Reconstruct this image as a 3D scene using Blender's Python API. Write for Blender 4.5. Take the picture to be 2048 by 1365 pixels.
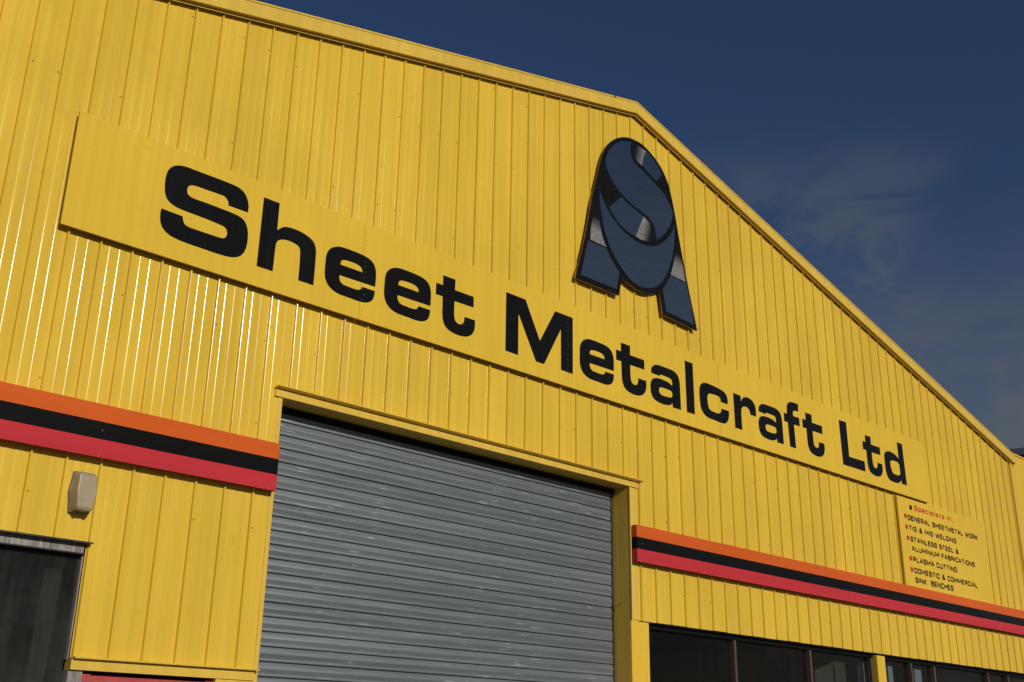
import bpy, bmesh, math, random
from mathutils import Vector, Matrix
from mathutils.geometry import tessellate_polygon

for o in list(bpy.data.objects):
    bpy.data.objects.remove(o)
random.seed(7)
SC = bpy.context.scene
COL = SC.collection

# ------------------------------------------------------------------ camera
cam = bpy.data.cameras.new('camera')
cam.sensor_fit = 'HORIZONTAL'
cam.sensor_width = 36.0
cam.lens = 2222.67 / 2048 * 36
cam.clip_start = 0.05
cam.clip_end = 4000
camo = bpy.data.objects.new('camera', cam)
COL.objects.link(camo)
RX = Vector((0.720029, -0.693768, 0.015615))
RY = Vector((0.251476, 0.239890, -0.937663))
RZ = Vector((0.646775, 0.679072, 0.347194))
M = Matrix.Identity(4)
for i in range(3):
    M[i][0], M[i][1], M[i][2] = RX[i], -RY[i], -RZ[i]
M.translation = Vector((-2.2054, -6.1433, 1.6))
camo.matrix_world = M
SC.camera = camo

# ------------------------------------------------------------------ sky, sun, exposure
SUN_EL, SUN_AZ = math.radians(21), math.radians(-7)     # azimuth: to the right (+) or left (-) of the facade's normal
SUN_DIR = Vector((math.sin(SUN_AZ) * math.cos(SUN_EL), -math.cos(SUN_AZ) * math.cos(SUN_EL), math.sin(SUN_EL)))
w = bpy.data.worlds.new('World')
SC.world = w
w.use_nodes = True
w.cycles.sampling_method = 'MANUAL'
w.cycles.sample_map_resolution = 512
nt = w.node_tree
nt.nodes.clear()
N, LK = nt.nodes.new, nt.links.new
out = N('ShaderNodeOutputWorld')
bg = N('ShaderNodeBackground')
sky = N('ShaderNodeTexSky')
sky.sky_type = 'NISHITA'
sky.sun_disc = False
sky.sun_elevation = SUN_EL
sky.sun_rotation = math.atan2(SUN_DIR.x, SUN_DIR.y)
sky.air_density = 1.0
sky.dust_density = 0.2
sky.ozone_density = 4.0
SKY_STRENGTH = 0.05
bg.inputs['Strength'].default_value = SKY_STRENGTH
# thin high cloud, thicker towards the horizon all the way round
tc = N('ShaderNodeTexCoord')
sep = N('ShaderNodeSeparateXYZ'); LK(tc.outputs['Generated'], sep.inputs[0])
mz = N('ShaderNodeMath'); mz.operation = 'MAXIMUM'; mz.inputs[1].default_value = 0.02; LK(sep.outputs['Z'], mz.inputs[0])
az = N('ShaderNodeMath'); az.operation = 'ADD'; az.inputs[1].default_value = 0.12; LK(mz.outputs[0], az.inputs[0])
div = N('ShaderNodeVectorMath'); div.operation = 'DIVIDE'
cmb = N('ShaderNodeCombineXYZ')
for k in range(3): LK(az.outputs[0], cmb.inputs[k])
LK(tc.outputs['Generated'], div.inputs[0]); LK(cmb.outputs[0], div.inputs[1])
def wisp(scale, lo, hi, detail, off):
    ad = N('ShaderNodeVectorMath'); ad.operation = 'ADD'; ad.inputs[1].default_value = (off, off * 0.6, 0); LK(div.outputs[0], ad.inputs[0])
    n_ = N('ShaderNodeTexNoise'); n_.inputs['Scale'].default_value = scale; n_.inputs['Detail'].default_value = detail
    n_.inputs['Roughness'].default_value = 0.58; n_.inputs['Distortion'].default_value = 0.6
    LK(ad.outputs[0], n_.inputs['Vector'])
    r_ = N('ShaderNodeMapRange'); r_.interpolation_type = 'SMOOTHSTEP'
    r_.inputs['From Min'].default_value = lo; r_.inputs['From Max'].default_value = hi
    LK(n_.outputs['Fac'], r_.inputs['Value'])
    return r_.outputs[0]
def elev(lo, hi):
    r_ = N('ShaderNodeMapRange'); r_.interpolation_type = 'SMOOTHSTEP'
    r_.inputs['From Min'].default_value = lo; r_.inputs['From Max'].default_value = hi
    LK(sep.outputs['Z'], r_.inputs['Value'])
    return r_.outputs[0]
def mth(op, a, b_):
    m_ = N('ShaderNodeMath'); m_.operation = op
    for k_, v_ in enumerate((a, b_)):
        if isinstance(v_, (int, float)): m_.inputs[k_].default_value = v_
        else: LK(v_, m_.inputs[k_])
    return m_.outputs[0]
patches = mth('MULTIPLY', mth('MULTIPLY', wisp(1.7, 0.36, 0.62, 2, 7.4), wisp(5.5, 0.34, 0.66, 5, 1.7)), mth('MULTIPLY', elev(0.53, 0.42), 0.60))
veil = mth('MULTIPLY', mth('ADD', mth('MULTIPLY', wisp(3.0, 0.35, 0.62, 4, 5.2), 0.45), 0.55), mth('MULTIPLY', elev(0.46, 0.24), 0.97))
amt_f = mth('MAXIMUM', patches, veil)
tint = N('ShaderNodeMix'); tint.data_type = 'RGBA'; tint.blend_type = 'MULTIPLY'; tint.inputs['Factor'].default_value = 1.0
LK(sky.outputs[0], tint.inputs['A']); tint.inputs['B'].default_value = (0.94, 1.01, 1.24, 1)
mix = N('ShaderNodeMix'); mix.data_type = 'RGBA'
LK(amt_f, mix.inputs['Factor'])
LK(tint.outputs['Result'], mix.inputs['A'])
hz = N('ShaderNodeMix'); hz.data_type = 'RGBA'; LK(elev(0.24, 0.03), hz.inputs['Factor'])
hz.inputs['A'].default_value = (3.05, 3.45, 3.95, 1); hz.inputs['B'].default_value = (7.0, 7.2, 7.4, 1)
LK(hz.outputs['Result'], mix.inputs['B'])
LK(mix.outputs['Result'], bg.inputs['Color'])
LK(bg.outputs[0], out.inputs[0])

sun = bpy.data.lights.new('sun', 'SUN')
sun.energy = 4.6
sun.angle = math.radians(0.5)
sun.color = (1.0, 0.94, 0.84)
suno = bpy.data.objects.new('sun', sun)
COL.objects.link(suno)
suno.rotation_euler = SUN_DIR.to_track_quat('Z', 'Y').to_euler()
suno.location = (4, -20, 15)

SC.view_settings.view_transform = 'Standard'
SC.view_settings.look = 'None'
SC.view_settings.exposure = -0.69
SC.view_settings.gamma = 1.0
SC.view_settings.use_curve_mapping = False
SC.cycles.max_bounces = 6
SC.cycles.diffuse_bounces = 3
SC.cycles.glossy_bounces = 3
SC.cycles.transparent_max_bounces = 8
SC.render.resolution_x, SC.render.resolution_y = 1024, 682
GLYPH = {
 'S': [[(1.125,4.970,1),(1.125,5.016),(1.112,5.060),(1.090,5.094),(1.056,5.118),(1.012,5.128),(0.975,5.129),(0.915,5.130),(0.796,5.129),(0.714,5.128),(0.667,5.128),(0.633,5.125),(0.595,5.115),(0.563,5.097),(0.539,5.068),(0.526,5.031),(0.522,4.983),(0.525,4.933),(0.532,4.895),(0.547,4.863),(0.572,4.841),(0.610,4.827),(0.661,4.821),(0.753,4.819),(0.858,4.816),(0.929,4.812),(0.965,4.807),(0.983,4.793),(0.991,4.772),(0.987,4.744),(0.969,4.726),(0.940,4.721),(0.846,4.719),(0.766,4.718),(0.720,4.719),(0.690,4.729),(0.676,4.751),(0.670,4.777,1),(0.522,4.780,1),(0.520,4.743),(0.524,4.705),(0.536,4.670),(0.560,4.642),(0.598,4.621),(0.650,4.611),(0.718,4.606),(0.832,4.605),(0.948,4.605),(1.012,4.609),(1.065,4.621),(1.104,4.644),(1.130,4.682),(1.142,4.730),(1.144,4.790),(1.139,4.835),(1.123,4.878),(1.096,4.907),(1.054,4.921),(0.999,4.925),(0.915,4.927),(0.820,4.928),(0.739,4.927),(0.704,4.931),(0.684,4.944),(0.677,4.967),(0.682,4.996),(0.702,5.013),(0.728,5.019),(0.809,5.021),(0.903,5.024),(0.939,5.023),(0.966,5.005),(0.976,4.985),(0.977,4.968,1)]],
 'h': [[(1.233,5.125,1),(1.358,5.125,1),(1.359,4.920,1),(1.381,4.942),(1.409,4.962),(1.438,4.971),(1.485,4.976),(1.545,4.973),(1.601,4.961),(1.646,4.940),(1.672,4.906),(1.682,4.864),(1.683,4.825),(1.684,4.758),(1.683,4.611,1),(1.559,4.611,1),(1.559,4.740),(1.556,4.806),(1.552,4.838),(1.539,4.859),(1.513,4.869),(1.471,4.874),(1.435,4.873),(1.401,4.864),(1.376,4.849),(1.362,4.823),(1.358,4.784),(1.357,4.729),(1.355,4.613,1),(1.231,4.612,1)]],
 'e': [[(2.207,4.760,1),(2.209,4.810),(2.208,4.858),(2.202,4.897),(2.188,4.926),(2.165,4.949),(2.136,4.962),(2.094,4.971),(2.047,4.974),(1.974,4.976),(1.920,4.975),(1.884,4.972),(1.852,4.963),(1.820,4.947),(1.793,4.923),(1.776,4.893),(1.769,4.865),(1.767,4.821),(1.766,4.758),(1.769,4.719),(1.777,4.690),(1.794,4.661),(1.820,4.638),(1.857,4.621),(1.901,4.611),(1.941,4.610),(2.004,4.609),(2.072,4.607),(2.117,4.611),(2.152,4.622),(2.179,4.639),(2.196,4.664),(2.204,4.693),(2.207,4.727,1),(2.091,4.726,1),(2.086,4.711),(2.074,4.697),(2.051,4.691),(2.015,4.689),(1.961,4.691),(1.935,4.692),(1.912,4.701),(1.897,4.720),(1.891,4.738),(1.892,4.755,1)], [(1.893,4.837,1),(1.896,4.859),(1.906,4.874),(1.923,4.882),(1.954,4.886),(2.000,4.887),(2.036,4.885),(2.064,4.877),(2.081,4.863),(2.088,4.838,1)]],
 't': [[(2.845,5.055,1),(2.971,5.056,1),(2.969,4.967,1),(3.165,4.969,1),(3.167,4.878,1),(2.969,4.875,1),(2.968,4.814),(2.971,4.753),(2.978,4.724),(2.999,4.704),(3.024,4.699),(3.050,4.706),(3.068,4.724),(3.074,4.746),(3.076,4.774,1),(3.186,4.775,1),(3.187,4.721),(3.177,4.681),(3.156,4.649),(3.124,4.625),(3.079,4.611),(3.022,4.605),(2.971,4.609),(2.920,4.621),(2.881,4.646),(2.859,4.685),(2.850,4.739),(2.849,4.790),(2.847,4.878,1),(2.777,4.877,1),(2.779,4.971,1),(2.846,4.972,1)]],
 'M': [[(3.517,5.117,1),(3.738,5.117,1),(3.910,4.799,1),(4.090,5.115,1),(4.308,5.115,1),(4.307,4.606,1),(4.162,4.608,1),(4.160,4.970,1),(3.960,4.607,1),(3.865,4.607,1),(3.659,4.969,1),(3.661,4.609,1),(3.519,4.611,1)]],
 'a': [[(5.356,4.877,1),(5.356,4.911),(5.371,4.938),(5.402,4.961),(5.441,4.974),(5.492,4.978),(5.578,4.978),(5.656,4.977),(5.708,4.967),(5.746,4.944),(5.766,4.908),(5.774,4.864),(5.776,4.772),(5.778,4.615,1),(5.658,4.612,1),(5.654,4.652,1),(5.629,4.631),(5.585,4.618),(5.533,4.612),(5.466,4.614),(5.416,4.622),(5.375,4.640),(5.349,4.673),(5.339,4.721),(5.340,4.761),(5.353,4.797),(5.375,4.822),(5.409,4.838),(5.452,4.846),(5.520,4.848),(5.588,4.843),(5.631,4.833),(5.658,4.819,1),(5.660,4.848),(5.655,4.870),(5.642,4.884),(5.608,4.890),(5.548,4.891),(5.505,4.891),(5.483,4.888),(5.476,4.873,1)], [(5.468,4.757),(5.486,4.766),(5.524,4.771),(5.584,4.770),(5.627,4.769),(5.651,4.758),(5.657,4.736),(5.652,4.715),(5.632,4.701),(5.598,4.697),(5.538,4.694),(5.491,4.696),(5.469,4.710),(5.461,4.733)]],
 'l': [[(5.864,5.123,1),(5.985,5.124,1),(5.989,4.616,1),(5.868,4.614,1)]],
 'c': [[(6.528,4.835,1),(6.530,4.880),(6.521,4.914),(6.499,4.939),(6.452,4.959),(6.386,4.967),(6.310,4.973),(6.235,4.977),(6.188,4.976),(6.146,4.969),(6.112,4.950),(6.087,4.921),(6.075,4.877),(6.075,4.812),(6.080,4.749),(6.090,4.705),(6.115,4.669),(6.154,4.643),(6.209,4.629),(6.292,4.626),(6.386,4.622),(6.453,4.625),(6.492,4.642),(6.522,4.675),(6.538,4.720),(6.542,4.770,1),(6.417,4.768,1),(6.412,4.740),(6.394,4.719),(6.355,4.707),(6.299,4.708),(6.252,4.711),(6.221,4.725),(6.205,4.759),(6.199,4.805),(6.199,4.840),(6.213,4.867),(6.247,4.882),(6.294,4.885),(6.351,4.887),(6.388,4.881),(6.409,4.865),(6.413,4.835,1)]],
 'r': [[(6.629,4.979,1),(6.756,4.976,1),(6.755,4.917,1),(6.777,4.948),(6.806,4.971),(6.845,4.984),(6.898,4.985),(6.946,4.973),(6.986,4.946),(7.007,4.908),(7.010,4.863),(7.007,4.813,1),(6.905,4.814,1),(6.903,4.839),(6.886,4.865),(6.850,4.880),(6.813,4.876),(6.779,4.864),(6.759,4.840),(6.753,4.806),(6.751,4.729),(6.753,4.622,1),(6.633,4.622,1)]],
 'f': [[(7.522,4.971,1),(7.580,4.970,1),(7.584,5.022),(7.590,5.058),(7.612,5.090),(7.650,5.114),(7.705,5.123),(7.812,5.124,1),(7.803,5.040,1),(7.741,5.036),(7.714,5.030),(7.700,5.014),(7.699,4.971,1),(7.813,4.973,1),(7.813,4.880,1),(7.702,4.878,1),(7.712,4.620,1),(7.599,4.620,1),(7.585,4.879,1),(7.519,4.878,1)]],
 'L': [[(8.630,5.127,1),(8.785,5.132,1),(8.788,4.737,1),(9.120,4.743,1),(9.119,4.627,1),(8.644,4.623,1)]],
 'd': [[(9.933,5.131,1),(10.057,5.131,1),(10.071,4.630,1),(9.952,4.629,1),(9.943,4.673,1),(9.907,4.639),(9.841,4.620),(9.748,4.617),(9.673,4.626),(9.626,4.657),(9.599,4.714),(9.590,4.783),(9.589,4.853),(9.591,4.901),(9.614,4.941),(9.665,4.966),(9.730,4.979),(9.806,4.973),(9.880,4.956),(9.938,4.928,1)], [(9.729,4.864),(9.762,4.875),(9.826,4.882),(9.896,4.879),(9.931,4.861),(9.937,4.815),(9.941,4.760),(9.928,4.734),(9.885,4.720),(9.815,4.718),(9.762,4.724),(9.738,4.755),(9.724,4.800),(9.719,4.838)]],
}
LOGO = {
 'backing': [(4.617,6.518),(4.668,6.691),(4.712,6.845),(4.747,6.928),(4.798,7.019),(4.876,7.103),(4.954,7.162),(5.041,7.208),(5.130,7.236),(5.227,7.247),(5.316,7.245),(5.405,7.219),(5.494,7.180),(5.584,7.120),(5.654,7.049),(5.711,6.965),(5.747,6.867),(5.794,6.698),(5.848,6.441),(5.959,5.970),(6.088,5.487,1),(5.562,5.508,1),(5.525,5.736,1),(5.471,5.708),(5.382,5.670),(5.296,5.651),(5.211,5.648),(5.127,5.659),(5.045,5.678),(4.976,5.704,1),(4.925,5.511,1),(4.347,5.503,1),(4.485,5.969),(4.582,6.398)],
 'band': [(5.164,7.201,1),(5.140,7.142),(5.138,7.090),(5.154,7.031),(5.183,6.995),(5.235,6.967),(5.305,6.950),(5.393,6.920),(5.481,6.883),(5.571,6.846),(5.642,6.808),(5.704,6.753),(5.747,6.697),(5.763,6.664),(5.763,6.624),(5.745,6.561),(5.700,6.472),(5.648,6.404),(5.581,6.331),(5.524,6.284),(5.500,6.267,1),(5.490,6.316),(5.477,6.366),(5.448,6.417),(5.399,6.454),(5.339,6.476),(5.263,6.493),(5.172,6.509),(5.083,6.533),(5.010,6.563),(4.951,6.590),(4.923,6.611),(4.857,6.660),(4.809,6.722),(4.777,6.784),(4.768,6.843),(4.792,6.915),(4.831,6.989),(4.892,7.058),(4.962,7.116),(5.040,7.164),(5.102,7.186)],
 'tip': [(5.386,7.185,1),(5.457,7.162),(5.519,7.120),(5.572,7.069),(5.616,7.017,1),(5.524,6.912,1),(5.448,6.941),(5.377,6.972),(5.316,6.999,1),(5.322,7.048),(5.338,7.106),(5.358,7.154)],
 'curlshade': [(5.169,7.195,1),(5.243,7.198),(5.314,7.196),(5.382,7.184,1),(5.355,7.152),(5.334,7.105),(5.318,7.046),(5.309,7.002,1),(5.254,7.010),(5.202,7.035),(5.170,7.073),(5.156,7.129)],
 'inner': [(4.983,6.537,1),(5.053,6.508),(5.141,6.487),(5.224,6.468),(5.304,6.445,1),(5.281,6.401),(5.248,6.335),(5.215,6.264),(5.173,6.194,1),(5.102,6.197),(5.029,6.215),(4.957,6.242),(4.892,6.283),(4.843,6.329),(4.808,6.367,1)],
 'innershade': [(5.308,6.446,1),(5.352,6.432),(5.397,6.404),(5.434,6.357),(5.455,6.304),(5.464,6.247,1),(5.397,6.208),(5.335,6.196),(5.251,6.187),(5.179,6.194,1),(5.219,6.265),(5.252,6.336),(5.285,6.402)],
 'bowl': [(4.682,6.492,1),(4.678,6.454),(4.683,6.366),(4.696,6.275),(4.712,6.192),(4.738,6.102),(4.772,6.031),(4.797,5.981),(4.866,5.893),(4.946,5.816),(5.047,5.745),(5.150,5.703),(5.255,5.695),(5.363,5.717),(5.451,5.755),(5.531,5.814),(5.601,5.897),(5.663,6.001),(5.714,6.111),(5.749,6.224),(5.772,6.335),(5.782,6.462),(5.793,6.550,1),(5.765,6.478),(5.720,6.401),(5.660,6.330),(5.594,6.269),(5.521,6.214),(5.434,6.174),(5.341,6.151),(5.250,6.144),(5.160,6.148),(5.072,6.165),(4.984,6.194),(4.905,6.235),(4.842,6.281),(4.785,6.335),(4.737,6.391),(4.699,6.456)],
 'leg_l': [(4.510,5.920,1),(4.756,5.927,1),(4.824,5.842),(4.884,5.788),(4.936,5.745,1),(4.893,5.562,1),(4.413,5.555,1)],
 'leg_l_shade': [(4.544,5.941,1),(4.760,5.939,1),(4.715,6.011),(4.689,6.090),(4.674,6.158),(4.664,6.227,1),(4.600,6.214,1),(4.577,6.154),(4.555,6.074)],
 'leg_r_shade': [(5.699,5.960,1),(5.932,5.957,1),(5.888,6.136),(5.853,6.227),(5.829,6.279,1),(5.790,6.250,1),(5.773,6.177),(5.740,6.072)],
 'leg_r': [(5.694,5.950,1),(5.937,5.949,1),(5.992,5.761),(6.041,5.533,1),(5.606,5.553,1),(5.567,5.756,1),(5.573,5.777),(5.621,5.841)],
}
# ------------------------------------------------------------------ materials
def nodes(name):
    m = bpy.data.materials.new(name)
    m.use_nodes = True
    t = m.node_tree
    return m, t, t.nodes['Principled BSDF']

def noise(t, scale, vec=None, detail=4, rough=0.55, stretch=None, seed=0.0):
    n = t.nodes.new('ShaderNodeTexNoise')
    n.noise_dimensions = '3D'
    n.inputs['Scale'].default_value = scale
    n.inputs['Detail'].default_value = detail
    n.inputs['Roughness'].default_value = rough
    g = t.nodes.new('ShaderNodeNewGeometry')
    src = g.outputs['Position']
    if seed:
        va = t.nodes.new('ShaderNodeVectorMath'); va.operation = 'ADD'; va.inputs[1].default_value = (seed * 17.3, seed * 5.1, seed * 9.7)
        t.links.new(src, va.inputs[0]); src = va.outputs[0]
    if stretch:
        mp = t.nodes.new('ShaderNodeMapping')
        mp.inputs['Scale'].default_value = stretch
        t.links.new(src, mp.inputs['Vector'])
        src = mp.outputs[0]
    t.links.new(src, n.inputs['Vector'])
    return n.outputs['Fac']

def ramp(t, fac, a, b, lo=0.0, hi=1.0, smooth=True):
    r = t.nodes.new('ShaderNodeMapRange')
    if smooth: r.interpolation_type = 'SMOOTHSTEP'
    r.inputs['From Min'].default_value = a; r.inputs['From Max'].default_value = b
    r.inputs['To Min'].default_value = lo; r.inputs['To Max'].default_value = hi
    t.links.new(fac, r.inputs['Value'])
    return r.outputs[0]

def mixc(t, fac, a, b, mode='MIX'):
    m = t.nodes.new('ShaderNodeMix'); m.data_type = 'RGBA'; m.blend_type = mode
    for key, v in (('Factor', fac), ('A', a), ('B', b)):
        if isinstance(v, (int, float)): m.inputs[key].default_value = v
        elif isinstance(v, tuple): m.inputs[key].default_value = (*v[:3], 1)
        else: t.links.new(v, m.inputs[key])
    return m.outputs['Result']

def math_(t, op, a, b=0.0):
    m = t.nodes.new('ShaderNodeMath'); m.operation = op
    for i, v in enumerate((a, b)):
        if isinstance(v, (int, float)): m.inputs[i].default_value = v
        else: t.links.new(v, m.inputs[i])
    return m.outputs[0]

def bump(t, bs, h, dist, strength=1.0):
    b = t.nodes.new('ShaderNodeBump')
    b.inputs['Distance'].default_value = dist
    b.inputs['Strength'].default_value = strength
    t.links.new(h, b.inputs['Height'])
    t.links.new(b.outputs[0], bs.inputs['Normal'])

def paint(name, col, rough=0.36, streak=0.06, dirt=0.10, dirtcol=(0.16, 0.12, 0.05), spec=0.4, wave=0.0, rnd=0.05, vertical=True):
    """sheet-metal paint: faint fading, rain streaks, grime and a per-piece tone"""
    m, t, b = nodes(name)
    st = (9, 9, 0.22) if vertical else (0.25, 9, 9)
    nl = noise(t, 2.2, detail=3, stretch=st, seed=2)
    nb = noise(t, 0.8, detail=2, rough=0.6, seed=1)
    big = ramp(t, nb, 0.3, 0.7, 1 - streak * 0.6, 1 + streak * 0.5)
    lon = ramp(t, nl, 0.3, 0.72, 1 - streak, 1 + streak * 0.4)
    oi = t.nodes.new('ShaderNodeObjectInfo')
    rn = ramp(t, oi.outputs['Random'], 0, 1, 1 - rnd, 1 + rnd * 0.5, smooth=False)
    f = math_(t, 'MULTIPLY', math_(t, 'MULTIPLY', big, lon), rn)
    c = t.nodes.new('ShaderNodeVectorMath'); c.operation = 'SCALE'
    c.inputs[0].default_value = col
    t.links.new(f, c.inputs['Scale'])
    ng = noise(t, 11.0, detail=3, rough=0.7, seed=3)
    g = math_(t, 'MULTIPLY', math_(t, 'MULTIPLY', ramp(t, ng, 0.55, 0.8), ramp(t, nl, 0.42, 0.75)), min(dirt * 3, 0.9))
    t.links.new(mixc(t, g, c.outputs[0], dirtcol), b.inputs['Base Color'])
    t.links.new(ramp(t, nb, 0.3, 0.7, rough - 0.04, rough + 0.05), b.inputs['Roughness'])
    b.inputs['Specular IOR Level'].default_value = spec
    if wave:
        bump(t, b, noise(t, 2.0, detail=1, seed=7), wave)
    return m

YEL = (0.755, 0.500, 0.050)
M_CLAD = paint('yellow_cladding_paint', YEL, 0.17, 0.085, 0.09, spec=0.4, wave=0.003, rnd=0.045)
M_YEL = paint('yellow_flat_paint', (0.752, 0.492, 0.050), 0.22, 0.05, 0.10, spec=0.12, rnd=0.0)
M_TRIM = paint('yellow_trim_paint', (0.745, 0.500, 0.075), 0.25, 0.08, 0.16, rnd=0.03)
M_JAMB = paint('yellow_jamb_paint', (0.70, 0.46, 0.06), 0.45, 0.12, 0.45, (0.10, 0.065, 0.03))
M_BLACK = paint('black_vinyl', (0.0092, 0.0092, 0.0092), 0.22, 0.1, 0.03, (0.05, 0.045, 0.04), spec=0.1)
M_ORANGE = paint('orange_band_paint', (0.640, 0.118, 0.022), 0.22, 0.05, 0.05, (0.2, 0.08, 0.03), spec=0.08, vertical=False)
M_BAND_BLACK = paint('black_band_paint', (0.0095, 0.0095, 0.0095), 0.22, 0.08, 0.03, (0.05, 0.045, 0.04), spec=0.06, vertical=False)
M_CRIMSON = paint('crimson_band_paint', (0.540, 0.040, 0.050), 0.24, 0.07, 0.06, (0.3, 0.08, 0.06), spec=0.08, vertical=False)
M_REDDOOR = paint('red_door_paint', (0.50, 0.075, 0.07), 0.38, 0.15, 0.2, (0.42, 0.20, 0.16))
M_DARKTRIM = paint('dark_flashing', (0.022, 0.020, 0.018), 0.55, 0.2, 0.2, (0.06, 0.05, 0.04))
M_BLACKFRAME = paint('black_frame', (0.007, 0.007, 0.007), 0.5, 0.2, 0.1, (0.03, 0.03, 0.03), spec=0.1)
M_BROWN = paint('brown_mullion_paint', (0.105, 0.068, 0.050), 0.5, 0.15, 0.2, (0.05, 0.04, 0.03))
M_RIVET = paint('worn_rivet', (0.30, 0.25, 0.16), 0.4, 0.1, 0.1)
M_SCREW = paint('rusty_screw', (0.30, 0.19, 0.05), 0.6, 0.2, 0.3, (0.05, 0.03, 0.02))
M_SLATE = paint('slate_blue_cladding', (0.055, 0.075, 0.10), 0.5, 0.1, 0.1)
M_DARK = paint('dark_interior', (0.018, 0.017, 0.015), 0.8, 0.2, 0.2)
M_INT = paint('interior_lining', (0.10, 0.085, 0.065), 0.7, 0.2, 0.2)
M_PALEBLUE = paint('pale_blue_post', (0.22, 0.25, 0.30), 0.6, 0.1, 0.1)
M_CURTAIN = paint('sage_curtain', (0.26, 0.28, 0.22), 0.85, 0.2, 0.1)
M_RED_TXT = paint('red_vinyl', (0.50, 0.045, 0.018), 0.45, 0.04, 0.02)
M_RETURN = paint('bare_timber_edge', (0.42, 0.29, 0.15), 0.7, 0.2, 0.3, vertical=False)

def galv():
    m, t, b = nodes('galvanised_slat')
    a = noise(t, 1.2, detail=6, stretch=(0.35, 1, 9), seed=1)
    c = noise(t, 7.0, detail=6, stretch=(0.30, 1, 5), seed=2)
    oi = t.nodes.new('ShaderNodeObjectInfo')
    rn = ramp(t, oi.outputs['Random'], 0, 1, 0.93, 1.05, smooth=False)
    v = math_(t, 'MULTIPLY', math_(t, 'MULTIPLY', ramp(t, a, 0.3, 0.7, 0.90, 1.08), ramp(t, c, 0.3, 0.7, 0.93, 1.06)), rn)
    cc = t.nodes.new('ShaderNodeCombineXYZ')
    for i, k in enumerate((0.192, 0.219, 0.231)): t.links.new(math_(t, 'MULTIPLY', v, k), cc.inputs[i])
    # worn marks, with sun glints painted bright into the base colour
    rub_glint = math_(t, 'MULTIPLY', ramp(t, noise(t, 9.0, detail=3, stretch=(0.55, 1, 8), seed=3), 0.635, 0.685), ramp(t, noise(t, 1.3, detail=3, seed=4), 0.42, 0.56))
    t.links.new(mixc(t, math_(t, 'MULTIPLY', rub_glint, 0.75), cc.outputs[0], (0.45, 0.47, 0.49)), b.inputs['Base Color'])
    b.inputs['Metallic'].default_value = 0.40
    b.inputs['Specular IOR Level'].default_value = 0.3
    t.links.new(ramp(t, c, 0.25, 0.75, 0.42, 0.52), b.inputs['Roughness'])
    bump(t, b, noise(t, 4.0, detail=3, stretch=(0.3, 1, 3), seed=8), 0.002)
    return m
M_SLAT = galv()

def steel(name, shade=None):
    """polished stainless sheet with faint brushing; shade = (axis point, direction, length) of an airbrushed black fade"""
    m, t, b = nodes(name)
    br = noise(t, 14.0, detail=5, stretch=(0.35, 1, 3.0), seed=2)
    cl = noise(t, 2.0, detail=5, seed=5)
    t.links.new(mixc(t, ramp(t, br, 0.3, 0.75), (0.54, 0.49, 0.41), (0.64, 0.58, 0.48)), b.inputs['Base Color'])
    b.inputs['Metallic'].default_value = 1.0
    t.links.new(ramp(t, cl, 0.3, 0.7, 0.12, 0.15), b.inputs['Roughness'])
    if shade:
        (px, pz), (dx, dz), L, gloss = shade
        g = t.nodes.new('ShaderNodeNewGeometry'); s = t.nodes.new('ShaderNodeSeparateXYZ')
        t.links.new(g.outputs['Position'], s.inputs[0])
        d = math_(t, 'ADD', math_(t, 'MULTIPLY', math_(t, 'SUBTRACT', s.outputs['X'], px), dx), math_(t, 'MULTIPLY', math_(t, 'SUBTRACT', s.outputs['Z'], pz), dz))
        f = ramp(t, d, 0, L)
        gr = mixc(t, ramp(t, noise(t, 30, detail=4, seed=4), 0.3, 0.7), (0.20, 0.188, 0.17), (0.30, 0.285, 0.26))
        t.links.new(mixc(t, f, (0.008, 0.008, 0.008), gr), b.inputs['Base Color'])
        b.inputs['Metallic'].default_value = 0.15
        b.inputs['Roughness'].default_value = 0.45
    return m
M_STEEL = steel('polished_steel')

def weathered():
    m, t, b = nodes('weathered_grey_timber')
    n = noise(t, 14, detail=8, rough=0.7, stretch=(6, 6, 0.5), seed=1)
    t.links.new(mixc(t, ramp(t, n, 0.3, 0.7), (0.15, 0.14, 0.125), (0.36, 0.34, 0.31)), b.inputs['Base Color'])
    b.inputs['Roughness'].default_value = 0.8
    bump(t, b, n, 0.003)
    return m
M_TIMBER = weathered()
M_GALVHEAD = None
def galvhead():
    m, t, b = nodes('stained_zinc_head')
    n = noise(t, 9, detail=8, rough=0.7, stretch=(6, 6, 0.6), seed=6)
    t.links.new(mixc(t, ramp(t, n, 0.35, 0.7), (0.13, 0.11, 0.09), (0.36, 0.35, 0.33)), b.inputs['Base Color'])
    b.inputs['Metallic'].default_value = 0.3
    b.inputs['Roughness'].default_value = 0.55
    return m
M_GALVHEAD = galvhead()

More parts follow.
